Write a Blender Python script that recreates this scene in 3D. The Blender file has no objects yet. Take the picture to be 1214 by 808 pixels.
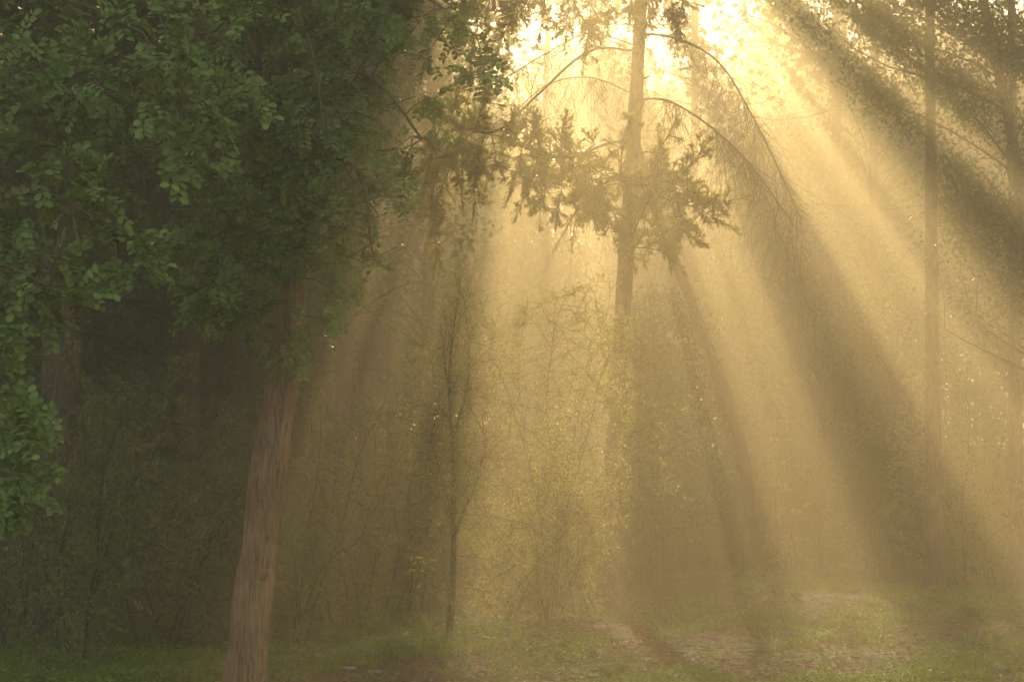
import bpy, math, numpy as np
from mathutils import Vector
C = bpy.context
sc = C.scene
COL = sc.collection
R0 = np.random.default_rng(7)

# ------------------------------------------------------------------ camera model (photo pixels 1214x808)
FPX, CX, CY, HOR = 1686.0, 607.0, 404.0, 600.0
CAMZ = 1.6
PITCH = math.atan((HOR - CY) / FPX)
CAM = np.array([0, 0, CAMZ])
FW = np.array([0, math.cos(PITCH), math.sin(PITCH)])
UP = np.array([0, -math.sin(PITCH), math.cos(PITCH)])
RT = np.array([1.0, 0, 0])
SUNPX = (650.0, -300.0)
SUN = FW + RT * (SUNPX[0] - CX) / FPX + UP * (CY - SUNPX[1]) / FPX
SUN /= np.linalg.norm(SUN)

def P(px, py, D):
    d = FW + RT * ((px - CX) / FPX) + UP * ((CY - py) / FPX)
    return CAM + d * (D / d[1])

def proj(p):
    r = np.asarray(p) - CAM
    z = np.maximum(r @ FW, .1)
    return CX + FPX * (r @ RT) / z, CY - FPX * (r @ UP) / z

def sstep(a, b, x):
    t = np.clip((x - a) / (b - a), 0, 1)
    return t * t * (3 - 2 * t)

def gz(x, y):
    x = np.asarray(x, float); y = np.asarray(y, float)
    z = .05 * np.sin(x * .9 + y * .37 + 1) + .04 * np.sin(y * .8 - x * .5) + .025 * np.sin(x * 2.3 + 2) * np.sin(y * 1.9)
    z = z + .20 * sstep(1.0, 5.5, x) * sstep(13, 21, y) * (1 - .5 * sstep(28, 45, y))
    z = z - .10 * sstep(-1, -5, x) * sstep(10, 16, y)
    z = z + .9 * sstep(45, 110, y)
    return z

# ------------------------------------------------------------------ gaps cut into the crowns to shape the light shafts
SECT = [(-9, -.5, .05), (-.5, -.37, .22), (-.37, -.31, .55), (-.31, -.28, .3), (-.28, -.23, .6), (-.23, -.20, .25), (-.20, -.17, .5), (-.17, -.15, .25), (-.15, -.11, .10), (-.11, -.05, .985), (-.05, -.02, .5), (-.02, .0, .8),
        (.0, .03, .9), (.03, .05, .5), (.05, .10, .97), (.10, .135, .95), (.135, .17, .3), (.17, .21, .12), (.21, .25, .25), (.25, .285, .05), (.285, .33, .88), (.33, .35, .55), (.35, .41, .9), (.41, .43, .4), (.43, .515, .12), (.515, .55, .5), (.55, .57, .85),
        (.57, .64, .97), (.64, .665, .5), (.665, .74, .97), (.74, .765, .45), (.765, .81, .9), (.81, .86, .45), (.86, .98, .22), (.98, 1.02, .5), (1.02, 1.10, .85), (1.10, 1.28, .38), (1.28, 1.42, .65), (1.42, 99, .28)]

def gap_keep(pts, rng, lai=4.0, jit=.013):
    px, py = proj(pts)
    dy = py - SUNPX[1]
    s = np.where(dy > 5, (px - SUNPX[0]) / np.maximum(dy, 5), 0)
    s = s + rng.normal(0, jit, len(s)) + .012 * np.sin(pts[:, 1] * 1.7 + pts[:, 2])
    k = np.ones(len(s))
    for lo, hi, T in SECT:
        m = (s >= lo) & (s < hi)
        k[m] = min(1.0, -math.log(T) / lai)
    w = .5 + .17 * (np.sin(s * 95 + 1) + np.sin(s * 157 + 2) + np.sin(s * 61 + .5))   # uneven leaf loss set to give finer rays inside the gaps
    k = np.minimum(1, k * (.55 + 1.1 * w) + (k < .4) * .10 * np.maximum(0, w - .45))
    rho = np.linalg.norm((pts - CAM) - ((pts - CAM) @ SUN)[:, None] * SUN, axis=1); k = k * (1 - .35 * sstep(5, 9, rho))
    k = np.where((s > .135) & (s < .285) & (rho < 4.2), np.minimum(k, .05), k)  # near crowns opened to brighten the mist before the cypress trunk
    k[dy <= 5] = 1
    return rng.random(len(s)) < k

# ------------------------------------------------------------------ mesh building
def nrm(v):
    v = np.asarray(v, float)
    return v / np.maximum(np.linalg.norm(v, axis=-1, keepdims=True), 1e-9)

class MB:
    def __init__(s): s.v = []; s.q = []; s.t = []; s.n = 0
    def add(s, v, q=None, t=None):
        v = np.asarray(v, np.float32).reshape(-1, 3)
        if q is not None and len(q): s.q.append(np.asarray(q, np.int64).reshape(-1, 4) + s.n)
        if t is not None and len(t): s.t.append(np.asarray(t, np.int64).reshape(-1, 3) + s.n)
        s.v.append(v); s.n += len(v)
    def build(s, name, mat, parent=None, base=None, smooth=True):
        me = bpy.data.meshes.new(name)
        v = np.concatenate(s.v) if s.v else np.zeros((0, 3), np.float32)
        if base is not None: v = v - np.asarray(base, np.float32)
        q = np.concatenate(s.q) if s.q else np.zeros((0, 4), np.int64)
        t = np.concatenate(s.t) if s.t else np.zeros((0, 3), np.int64)
        me.vertices.add(len(v)); me.vertices.foreach_set('co', v.astype(np.float32).ravel())
        loops = np.concatenate([q.ravel(), t.ravel()]).astype(np.int32)
        me.loops.add(len(loops)); me.loops.foreach_set('vertex_index', loops)
        st = np.concatenate([np.arange(len(q)) * 4, len(q) * 4 + np.arange(len(t)) * 3]).astype(np.int32)
        me.polygons.add(len(st)); me.polygons.foreach_set('loop_start', st)
        if smooth: me.polygons.foreach_set('use_smooth', np.ones(len(st), bool))
        me.update(calc_edges=True); me.validate()
        me.materials.append(mat)
        o = bpy.data.objects.new(name, me); COL.objects.link(o)
        if parent is not None: o.parent = parent
        return o

def tag(o, label, cat, group=None, kind=None):
    if label: o['label'] = label
    if cat: o['category'] = cat
    if group: o['group'] = group
    if kind: o['kind'] = kind
    return o

def thing(name, base, label, cat, group=None):
    o = bpy.data.objects.new(name, None); COL.objects.link(o)
    o.location = tuple(float(a) for a in base); o.empty_display_size = .2
    return tag(o, label, cat, group)

def cr(pts, n):
    """smooth curve through points (Catmull-Rom)"""
    p = np.asarray(pts, float)
    if len(p) < 3:
        t = np.linspace(0, 1, n)[:, None]; return p[0] * (1 - t) + p[-1] * t
    e = np.vstack([2 * p[0] - p[1], p, 2 * p[-1] - p[-2]])
    u = np.linspace(0, len(p) - 1 - 1e-6, n); i = u.astype(int); f = (u - i)[:, None]
    a, b, c, d = e[i], e[i + 1], e[i + 2], e[i + 3]
    return .5 * (2 * b + (c - a) * f + (2 * a - 5 * b + 4 * c - d) * f ** 2 + (3 * b - a - 3 * c + d) * f ** 3)

def tube(mb, pts, rad, sides=6, lump=0, rng=None, cap=True):
    p = np.asarray(pts, float); n = len(p); rad = np.broadcast_to(np.asarray(rad, float), (n,))
    T = nrm(np.gradient(p, axis=0))
    ref = np.array([0, 0, 1.0]) if abs(T[:, 2].mean()) < .8 else np.array([1.0, 0, 0])
    A = nrm(np.cross(T, ref)); B = np.cross(T, A)
    th = np.linspace(0, 2 * math.pi, sides, endpoint=False)
    rr = np.repeat(rad[:, None], sides, 1)
    if lump and rng is not None:
        ph = rng.random(6) * 6.28; s = np.linspace(0, 1, n)[:, None] * n * .3
        rr = rr * (1 + lump * (np.sin(2 * th[None] + ph[0] + s * .7) * .5 + np.sin(3 * th[None] + ph[1] - s) * .35 + np.sin(5 * th[None] + ph[2] + 1.9 * s) * .25)
                   + lump * (.16 * np.sin(11 * th[None] + ph[3] + 1.3 * np.sin(s * .9)) + .13 * np.sin(17 * th[None] + ph[4] - .7 * s)) * (sides > 20)
                   + lump * .55 * rng.normal(0, .35, rr.shape))
    v = p[:, None] + A[:, None] * (np.cos(th)[None, :, None] * rr[..., None]) + B[:, None] * (np.sin(th)[None, :, None] * rr[..., None])
    i = np.arange(n - 1)[:, None] * sides; j = np.arange(sides)[None]; k = (j + 1) % sides
    q = np.stack([i + j, i + k, i + sides + k, i + sides + j], -1).reshape(-1, 4)
    v = v.reshape(-1, 3); t = None
    if cap:
        v = np.vstack([v, p[-1] + T[-1] * rad[-1] * .6]); j = np.arange(sides); o = (n - 1) * sides
        t = np.stack([o + j, o + (j + 1) % sides, np.full(sides, n * sides)], -1)
    mb.add(v, q, t)

def tubes(mb, P4, rad, sides=3):
    """many thin tubes at once: P4 (N,k,3), rad (N,k)"""
    P4 = np.asarray(P4, float); N, k, _ = P4.shape
    T = nrm(np.gradient(P4, axis=1))
    ref = np.where(np.abs(T[..., 2:3]) < .8, np.array([0, 0, 1.0]), np.array([1.0, 0, 0]))
    A = nrm(np.cross(T, ref)); B = np.cross(T, A)
    th = np.linspace(0, 2 * math.pi, sides, endpoint=False)
    v = P4[:, :, None] + rad[..., None, None] * (A[:, :, None] * np.cos(th)[:, None] + B[:, :, None] * np.sin(th)[:, None])
    b = (np.arange(N) * k * sides)[:, None, None]; i = (np.arange(k - 1) * sides)[None, :, None]; j = np.arange(sides)[None, None]
    jj = (j + 1) % sides
    q = np.stack([b + i + j, b + i + jj, b + i + sides + jj, b + i + sides + j], -1).reshape(-1, 4)
    mb.add(v.reshape(-1, 3), q)

def leaves(mb, pos, d, n, L, W, fold=.18, droop=.1, obov=0.0):
    """folded oval leaves: two quads each"""
    d = nrm(d); s = nrm(np.cross(d, n)); n = np.cross(s, d)
    N = len(pos); L = np.broadcast_to(L, (N,))[:, None]; W = np.broadcast_to(W, (N,))[:, None]
    f = n * W * fold
    tip = pos + d * L - n * L * droop
    a = .40 - .06 * obov; b = .38 + .10 * obov
    l1 = pos + d * L * .28 + s * W * a + f; l2 = pos + d * L * .74 + s * W * b + f - n * L * droop * .5
    r1 = pos + d * L * .28 - s * W * a + f; r2 = pos + d * L * .74 - s * W * b + f - n * L * droop * .5
    v = np.stack([pos, tip, l1, l2, r1, r2], 1).reshape(-1, 3)
    o = (np.arange(N) * 6)[:, None]
    q = np.concatenate([o + np.array([[0, 4, 5, 1]]), o + np.array([[0, 1, 3, 2]])])
    mb.add(v, q)

def cards(mb, pos, d, n, L, W):
    """pointed diamond leaf: one quad"""
    d = nrm(d); s = nrm(np.cross(d, n)); N = len(pos)
    L = np.broadcast_to(L, (N,))[:, None]; W = np.broadcast_to(W, (N,))[:, None]
    v = np.stack([pos, pos + d * L * .5 - s * W * .5, pos + d * L, pos + d * L * .5 + s * W * .5], 1).reshape(-1, 3)
    mb.add(v, (np.arange(N) * 4)[:, None] + np.arange(4)[None])

def blades(mb, pos, d, L, W, s):
    """narrow pointed triangles"""
    N = len(pos); L = np.broadcast_to(L, (N,))[:, None]; W = np.broadcast_to(W, (N,))[:, None]
    s = nrm(s)
    v = np.stack([pos - s * W * .5, pos + s * W * .5, pos + d * L], 1).reshape(-1, 3)
    mb.add(v, None, (np.arange(N) * 3)[:, None] + np.arange(3)[None])

def rdir(rng, n): return nrm(rng.normal(size=(n, 3)))

# ------------------------------------------------------------------ materials
def newmat(name):
    m = bpy.data.materials.new(name); m.use_nodes = True
    nt = m.node_tree; nt.nodes.clear()
    return m, nt, nt.nodes, nt.links

def ramp(N, stops):
    r = N.new('ShaderNodeValToRGB')
    while len(r.color_ramp.elements) < len(stops): r.color_ramp.elements.new(.5)
    for e, (p, c) in zip(r.color_ramp.elements, stops): e.position = p; e.color = (*c, 1)
    return r

def leafmat(name, cols, trans=.35, tcol=(.16, .2, .03), rough=.45, spec=.5):
    m, nt, N, L = newmat(name)
    g = N.new('ShaderNodeNewGeometry'); r = ramp(N, [(i / (len(cols) - 1), c) for i, c in enumerate(cols)])
    L.new(g.outputs['Random Per Island'], r.inputs[0])
    b = N.new('ShaderNodeBsdfPrincipled'); b.inputs['Roughness'].default_value = rough
    b.inputs['Specular IOR Level'].default_value = spec
    L.new(r.outputs[0], b.inputs['Base Color'])
    t = N.new('ShaderNodeBsdfTranslucent')
    mx = N.new('ShaderNodeMix'); mx.data_type = 'RGBA'; mx.inputs[0].default_value = .75
    L.new(r.outputs[0], mx.inputs[6]); mx.inputs[7].default_value = (*tcol, 1)
    L.new(mx.outputs[2], t.inputs['Color'])
    s = N.new('ShaderNodeMixShader'); s.inputs[0].default_value = trans
    L.new(b.outputs[0], s.inputs[1]); L.new(t.outputs[0], s.inputs[2])
    o = N.new('ShaderNodeOutputMaterial'); L.new(s.outputs[0], o.inputs['Surface'])
    return m

def barkmat(name, c0, c1, c2, scale=6, stretch=.12, bump=.6, spots=True):
    m, nt, N, L = newmat(name)
    tc = N.new('ShaderNodeTexCoord'); mp = N.new('ShaderNodeMapping'); mp.inputs['Scale'].default_value = (1, 1, stretch)
    L.new(tc.outputs['Object'], mp.inputs['Vector'])
    n1 = N.new('ShaderNodeTexNoise'); n1.inputs['Scale'].default_value = scale * 7; n1.inputs['Detail'].default_value = 8; n1.inputs['Roughness'].default_value = .65
    L.new(mp.outputs[0], n1.inputs['Vector'])
    n2 = N.new('ShaderNodeTexNoise'); n2.inputs['Scale'].default_value = scale * .35; n2.inputs['Detail'].default_value = 4
    L.new(tc.outputs['Object'], n2.inputs['Vector'])
    r = ramp(N, [(.36, c0), (.48, c1), (.66, c2)]); L.new(n1.outputs['Fac'], r.inputs[0])
    r2 = ramp(N, [(.35, (.62, .62, .62)), (.65, (1.15, 1.1, 1.05))]); L.new(n2.outputs['Fac'], r2.inputs[0])
    mx = N.new('ShaderNodeMix'); mx.data_type = 'RGBA'; mx.blend_type = 'MULTIPLY'; mx.inputs[0].default_value = 1
    L.new(r.outputs[0], mx.inputs[6]); L.new(r2.outputs[0], mx.inputs[7])
    col = mx.outputs[2]
    if spots:
        vo = N.new('ShaderNodeTexVoronoi'); vo.inputs['Scale'].default_value = 4.2
        mp2 = N.new('ShaderNodeMapping'); mp2.inputs['Scale'].default_value = (1, 1, .55); L.new(tc.outputs['Object'], mp2.inputs['Vector']); L.new(mp2.outputs[0], vo.inputs['Vector'])
        r3 = ramp(N, [(.06, (.2, .16, .13)), (.13, (1, 1, 1))]); L.new(vo.outputs['Distance'], r3.inputs[0])
        m2 = N.new('ShaderNodeMix'); m2.data_type = 'RGBA'; m2.blend_type = 'MULTIPLY'; m2.inputs[0].default_value = .85
        L.new(col, m2.inputs[6]); L.new(r3.outputs[0], m2.inputs[7]); col = m2.outputs[2]
    b = N.new('ShaderNodeBsdfPrincipled'); b.inputs['Roughness'].default_value = .9; b.inputs['Specular IOR Level'].default_value = .2
    L.new(col, b.inputs['Base Color'])
    bp = N.new('ShaderNodeBump'); bp.inputs['Strength'].default_value = bump; bp.inputs['Distance'].default_value = .05
    L.new(n1.outputs['Fac'], bp.inputs['Height']); L.new(bp.outputs[0], b.inputs['Normal'])
    o = N.new('ShaderNodeOutputMaterial'); L.new(b.outputs[0], o.inputs['Surface'])
    return m

def groundmat():
    m, nt, N, L = newmat('forest_soil')
    tc = N.new('ShaderNodeTexCoord')
    def noise(s, d=6):
        n = N.new('ShaderNodeTexNoise'); n.inputs['Scale'].default_value = s; n.inputs['Detail'].default_value = d; n.inputs['Roughness'].default_value = .65
        L.new(tc.outputs['Object'], n.inputs['Vector']); return n
    a, b_, c = noise(9), noise(.55, 5), noise(45, 4)
    soil = ramp(N, [(.3, (.05, .028, .015)), (.5, (.115, .066, .032)), (.7, (.18, .108, .055))]); L.new(a.outputs['Fac'], soil.inputs[0])
    moss = ramp(N, [(.3, (.035, .055, .012)), (.7, (.10, .13, .03))]); L.new(c.outputs['Fac'], moss.inputs[0])
    k = ramp(N, [(.46, (0, 0, 0)), (.6, (1, 1, 1))]); L.new(b_.outputs['Fac'], k.inputs[0])
    mx = N.new('ShaderNodeMix'); mx.data_type = 'RGBA'; L.new(k.outputs[0], mx.inputs[0]); L.new(soil.outputs[0], mx.inputs[6]); L.new(moss.outputs[0], mx.inputs[7])
    p = N.new('ShaderNodeBsdfPrincipled'); p.inputs['Roughness'].default_value = .95; p.inputs['Specular IOR Level'].default_value = .15
    L.new(mx.outputs[2], p.inputs['Base Color'])
    bp = N.new('ShaderNodeBump'); bp.inputs['Strength'].default_value = .8; bp.inputs['Distance'].default_value = .05
    L.new(c.outputs['Fac'], bp.inputs['Height']); L.new(bp.outputs[0], p.inputs['Normal'])
    o = N.new('ShaderNodeOutputMaterial'); L.new(p.outputs[0], o.inputs['Surface'])
    return m

M = dict(
    carob=leafmat('carob_leaf', [(.07, .105, .018), (.17, .225, .045), (.12, .18, .032), (.23, .28, .06)], .22, (.2, .24, .03), .55, .15),
    young=leafmat('young_carob_leaf', [(.10, .19, .03), (.13, .23, .04)], .3, (.2, .25, .03), .4),
    conifer=leafmat('cypress_scale', [(.065, .085, .02), (.10, .115, .028), (.15, .14, .032), (.085, .10, .024)], .58, (.6, .5, .09), .55, .3),
    pine=leafmat('pine_needle', [(.04, .06, .02), (.065, .085, .025)], .25, (.2, .2, .05), .6, .3),
    small=leafmat('small_shrub_leaf', [(.055, .075, .018), (.09, .11, .025), (.15, .15, .03), (.075, .095, .02)], .55, (.75, .66, .16), .5, .2),
    dim=leafmat('thicket_leaf', [(.13, .145, .03), (.22, .215, .05), (.33, .30, .08), (.16, .17, .04)], .3, (.25, .24, .05), .42, .5),
    far=leafmat('oak_leaf', [(.045, .065, .02), (.075, .095, .03), (.06, .08, .026)], .3, (.24, .24, .05), .5, .4),
    grass=leafmat('grass_blade', [(.11, .16, .018), (.18, .235, .026), (.26, .29, .04), (.15, .21, .024)], .4, (.22, .26, .03), .65, .15),
    herb=leafmat('herb_leaf', [(.09, .17, .028), (.16, .25, .04), (.22, .28, .05)], .35, (.2, .26, .03), .62, .2),
    litter=leafmat('dead_leaf', [(.10, .06, .03), (.16, .09, .045), (.26, .16, .085), (.10, .058, .03)], .15, (.25, .15, .06), .75, .2),
    bark_pale=barkmat('pale_brown_bark', (.06, .032, .02), (.17, .09, .052), (.27, .16, .095), 7, .14, .7),
    bark_red=barkmat('reddish_bark', (.075, .038, .022), (.255, .145, .075), (.38, .235, .125), 7, .13, .9),
    bark=barkmat('grey_brown_bark', (.035, .022, .014), (.12, .075, .048), (.20, .135, .09), 7, .12, .6),
    bark_dark=barkmat('dark_bark', (.015, .010, .007), (.05, .032, .022), (.09, .06, .04), 7, .15, .6, False),
    twig=barkmat('twig_bark', (.045, .03, .015), (.11, .075, .035), (.17, .12, .06), 20, .4, .2, False),
    twig_dark=barkmat('dark_twig_bark', (.03, .02, .012), (.075, .05, .03), (.12, .085, .05), 20, .4, .2, False),
    stone=barkmat('limestone', (.18, .14, .10), (.32, .26, .20), (.45, .38, .30), 5, 1, .5, False),
    wood=barkmat('dry_dead_wood', (.11, .07, .045), (.26, .18, .125), (.38, .28, .2), 9, .5, .5, False),
    soil=groundmat(),
)

# ------------------------------------------------------------------ setting: ground, sky, haze
def ground():
    xs = np.concatenate([np.linspace(-140, -22, 24), np.linspace(-20, 20, 161), np.linspace(22, 140, 24)])
    ys = np.concatenate([np.linspace(-9, 6, 12), np.linspace(7, 45, 190), np.linspace(47, 190, 36)])
    X, Y = np.meshgrid(xs, ys); Z = gz(X, Y)
    rng = np.random.default_rng(1)
    Z = Z + rng.normal(0, .012, Z.shape) * (np.abs(X) < 20)
    nx, ny = len(xs), len(ys)
    i = np.arange(ny - 1)[:, None] * nx; j = np.arange(nx - 1)[None]
    q = np.stack([i + j, i + j + 1, i + nx + j + 1, i + nx + j], -1).reshape(-1, 4)
    mb = MB(); mb.add(np.stack([X, Y, Z], -1), q)
    o = mb.build('ground', M['soil']); tag(o, 'brown leaf strewn forest floor with mossy green patches', 'ground', None, 'structure')
ground()

HAZE = 0.0190
def haze():
    x0, x1, y0, y1, z0, z1 = -142, 142, -9.5, 192, -2.4, 31.5
    v = [(x0, y0, z0), (x1, y0, z0), (x1, y1, z0), (x0, y1, z0), (x0, y0, z1), (x1, y0, z1), (x1, y1, z1), (x0, y1, z1)]
    q = [(3, 2, 1, 0), (4, 5, 6, 7), (0, 1, 5, 4), (1, 2, 6, 5), (2, 3, 7, 6), (3, 0, 4, 7)]
    m, nt, N, L = newmat('morning_mist')
    p = N.new('ShaderNodeVolumePrincipled')
    p.inputs['Color'].default_value = (.97, .755, .36, 1); p.inputs['Density'].default_value = HAZE
    p.inputs['Anisotropy'].default_value = .43
    o = N.new('ShaderNodeOutputMaterial'); L.new(p.outputs[0], o.inputs['Volume'])
    mb = MB(); mb.add(v, q); h = mb.build('haze', m, smooth=False)
    tag(h, 'pale golden morning mist filling the whole wood', 'haze', None, 'stuff')
haze()

# ------------------------------------------------------------------ growing things
def trunk_path(pxs, D, top=None):
    """pxs: list of (px,py[,D]) from base upward; the base is dropped to the ground"""
    pts = [P(p[0], p[1], p[2] if len(p) > 2 else D) for p in pxs]
    b = pts[0]; b[2] = gz(b[0], b[1]) - .06
    if top is not None: pts.append(np.array(top, float))
    return np.array(pts)

def trunk_mesh(name, mat, parent, base, path, r0, r1, rng, sides=18, n=60, flare=.55, lump=.05, stubs=0):
    c = cr(path, n); s = np.linspace(0, 1, n)
    hgt = c[:, 2] - c[0, 2]
    r = r0 + (r1 - r0) * s ** .9 + r0 * flare * np.exp(-np.maximum(hgt, 0) / .28)
    if stubs: r = r * (1 + .035 * np.sin(hgt * 3.1 + 1) + .03 * np.sin(hgt * 7.3))
    mb = MB(); tube(mb, c, r, sides, lump, rng)
    for i in range(stubs):
        k = rng.integers(int(n * .08), int(n * .8)); a = rng.uniform(0, 6.28); d = np.array([math.cos(a), math.sin(a), rng.uniform(.1, .7)]); L = r[k] * rng.uniform(1.3, 2.4)
        tube(mb, np.array([c[k] + d * r[k] * .6, c[k] + d * r[k] * 1.05, c[k] + d * L]), [r[k] * .33, r[k] * .2, r[k] * rng.uniform(.05, .14)], 7, .15, rng)
    for i in range(7 if stubs else 0):      # root flare
        a = i * .9 + rng.uniform(-.3, .3); d = np.array([math.cos(a), math.sin(a), 0]); e = c[0] + d * r0 * rng.uniform(1.7, 2.4)
        e[2] = gz(e[0], e[1]) - .05
        tube(mb, np.array([c[0] + d * r0 * .45 + [0, 0, r0 * 1.9], c[0] + d * r0 * 1.0 + [0, 0, r0 * .75], e]), [r0 * .35, r0 * .38, r0 * .16], 7, .12, rng)
    return mb.build(name, mat, parent, base), c

def interp(c, f):
    u = np.clip(f, 0, 1) * (len(c) - 1); i = np.minimum(u.astype(int), len(c) - 2); k = (u - i)[..., None]
    return c[i] * (1 - k) + c[i + 1] * k

def twigs_to(mb, rng, src, dst, r0=.008, r1=.003, sag=.15):
    """thin curved twigs from src to dst (N,3)"""
    k = 5; t = np.linspace(0, 1, k)[None, :, None]
    L = np.linalg.norm(dst - src, axis=1)[:, None, None]
    p = src[:, None] * (1 - t) + dst[:, None] * t
    p = p + np.sin(t * math.pi) * (rng.normal(0, .10, (len(src), 1, 3)) + np.array([0, 0, sag])) * L
    rad = np.repeat(np.linspace(r0, r1, k)[None], len(src), 0)
    tubes(mb, p, rad, 4)

def carob_sprays(mb, rng, S, out, nl=10, pairs=4, rl=.17, ll=.060, lw=.041):
    """S spray centres; each carries nl pinnate leaves of `pairs` pairs of oval leaflets"""
    n = len(S)
    d = nrm(out[:, None] * .75 + rng.normal(0, .62, (n, nl, 3)) + np.array([0, 0, -.12]))
    nn = nrm(np.array([0, -.45, .75]) + out[:, None] * .35 + rng.normal(0, .30, (n, nl, 3)))
    nn = nrm(nn - d * (nn * d).sum(-1, keepdims=True)); sd = np.cross(d, nn)
    org = S[:, None] + d * rng.uniform(-.02, .06, (n, nl, 1)) + rng.normal(0, .035, (n, nl, 3))
    R = rl * rng.uniform(.7, 1.15, (n, nl, 1))
    pos, dd, nr = [], [], []
    for k in range(pairs):
        f = (k + .7) / pairs
        c = org + d * R * f - nn * R * .16 * f * f
        for s in (-1, 1):
            pos.append(c); dd.append(nrm(d * .55 + s * sd * .85 + rng.normal(0, .10, d.shape))); nr.append(nn + s * sd * .18 + rng.normal(0, .14, d.shape))
    pos = np.concatenate([a.reshape(-1, 3) for a in pos]); dd = np.concatenate([a.reshape(-1, 3) for a in dd]); nr = np.concatenate([a.reshape(-1, 3) for a in nr])
    N = len(pos); keep = rng.random(N) < .93
    pos, dd, nr = pos[keep], dd[keep], nr[keep]; N = len(pos)
    sz = rng.uniform(.75, 1.15, N)
    leaves(mb, pos, dd, nr, ll * sz, lw * sz, .16, .08, .7)
    # the leaf stalks
    return org, d, R, nn

def stalks(mb, org, d, R, nn):
    o = org.reshape(-1, 3); e = (org + d * R - nn * R * .16).reshape(-1, 3); m = (org + d * R * .5 - nn * R * .04).reshape(-1, 3)
    tubes(mb, np.stack([o, m, e], 1), np.full((len(o), 3), .0016), 3)

def carob(label, base, trunk_pts, r0, r1, bark, boughs, sprays, seed, upper=None, young=None, flare=.5, lsz=.060):
    """boughs: list of point lists; sprays (n,3): each hung on its nearest bough"""
    rng = np.random.default_rng(seed)
    t = thing('carob_tree', base, label, 'tree')
    tr, tc = trunk_mesh('trunk', bark, t, base, trunk_pts, r0, r1, rng, 36, 200, flare, .05, 11)
    bc = [cr(b, 16) for b in boughs]
    allp = np.stack(bc)
    dist = np.linalg.norm(allp[None] - sprays[:, None, None], axis=-1) + .25 * np.maximum(0, sprays[:, None, None, 2] - allp[None, ..., 2] + .1)
    flat = dist.reshape(len(sprays), -1); am = flat.argmin(1); bi, ni = am // 16, am % 16
    for b, c in enumerate(bc):
        mb = MB(); rb = .012 + .006 * rng.random()
        tube(mb, c, np.linspace(rb, .011, 16), 8, .08, rng)
        S = sprays[bi == b]; nd = c[ni[bi == b]]
        fm = MB()
        if len(S):
            twigs_to(mb, rng, nd, S, .0075, .003, .10)
            out = nrm((S - nd) * np.array([1, 1, .5]) + np.array([0, -.25, -.05]) + rng.normal(0, .1, S.shape))
            o_, d_, R_, n_ = carob_sprays(fm, rng, S, out, ll=lsz, lw=lsz * .68)
            stalks(mb, o_, d_, R_, n_)
        bo = mb.build('bough', M['twig'], t, base)
        if len(S): fm.build('foliage', M['carob'], bo, base)
    if young is not None:
        for p in young:
            fm = MB(); o_, d_, R_, n_ = carob_sprays(fm, rng, p[None], np.array([[0, -.6, .5]]), nl=6, rl=.11, ll=.045, lw=.03)
            stalks(fm, np.repeat(p[None, None], o_.shape[1], 1), nrm(o_ + d_ * R_ - p), np.linalg.norm(o_ + d_ * R_ - p, axis=-1, keepdims=True), n_)
            fo = fm.build('young_leaf_spray', M['young'], t, base); fo['label'] = 'bright fresh green leaf spray'
    if upper is not None:
        fm = MB(); pos = upper(rng)
        n = len(pos)
        leaves(fm, pos, rdir(rng, n) + np.array([0, 0, -.2]), nrm(rng.normal(0, .5, (n, 3)) + np.array([0, 0, 1])), rng.uniform(.10, .17, n), rng.uniform(.08, .12, n), .15, .1, .5)
        mb = MB(); ctr = pos.mean(0)
        tips = pos[rng.choice(n, 26)]; src = interp(tc, rng.uniform(.7, 1, 26))
        twigs_to(mb, rng, src, tips, .035, .008, .08)
        mb.build('upper_limb', M['twig'], t, base)
        fm.build('upper_crown', M['carob'], t, base)
    return t

def clumpy(rng, c, r, n, nclump, spread=.32, shell=.55):
    """leaf positions in uneven clumps spread through an ellipsoid"""
    c = np.asarray(c, float); r = np.asarray(r, float)
    u = rdir(rng, nclump) * (rng.random((nclump, 1)) ** (1 / 3) * (1 - shell) + shell * rng.random((nclump, 1)) ** .25)
    k = c + u * r
    w = rng.dirichlet(np.ones(nclump) * 2.5)
    idx = rng.choice(nclump, n, p=w)
    return k[idx] + rng.normal(0, 1, (n, 3)) * r.mean() * spread * .42 * np.array([1.15, 1.15, .75]), k

# ---- main carob beside the camera path (trunk in the photo at x=285..345)
rngA = np.random.default_rng(11)
pathA = trunk_path([(287, 828), (296, 740), (307, 650), (320, 545), (333, 460), (343, 380), (346, 330), (352, 230), (356, 100), (357, -60), (350, -300)], 12.0)
baseA = np.array([pathA[0][0], 12.0, float(gz(pathA[0][0], 12.0))])
def px_sprays(lst, rng, d0, d1, js=5):
    return np.array([P(x + rng.normal(0, js), y + rng.normal(0, js), rng.uniform(d0, d1)) for x, y in lst])
edgeA = [(560, 52), (545, 85), (572, 84), (512, 22), (484, 52), (462, 20), (500, 62), (530, 45), (548, 30), (455, 62), (440, 90), (505, 182), (488, 196), (468, 176), (452, 205), (440, 150),
         (428, 112), (415, 180), (478, 215), (425, 235), (405, 265), (432, 290), (448, 318), (410, 312), (395, 345), (420, 345), (440, 262), (380, 370), (385, 300), (365, 330), (342, 402), (318, 408), (356, 415), (330, 385),
         (362, 280), (300, 400), (255, 368), (238, 352), (268, 338), (285, 365), (225, 325), (285, 305), (310, 290), (258, 300), (390, 130), (400, 60), (380, 20), (420, 20), (300, 345), (275, 385), (465, 235), (520, 110), (495, 110), (575, 60)]
fillA = []
for i in range(175):
    x = rngA.uniform(205, 470); y = rngA.uniform(-40, 375)
    if x > 440 - max(0, y - 230) * .9 and y > 120: continue
    if y > 235 and 322 < x < 372 and rngA.random() < .75: continue
    fillA.append((x, y))
fillA += [(rngA.uniform(440, 560), rngA.uniform(-60, 25)) for i in range(22)]
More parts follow.
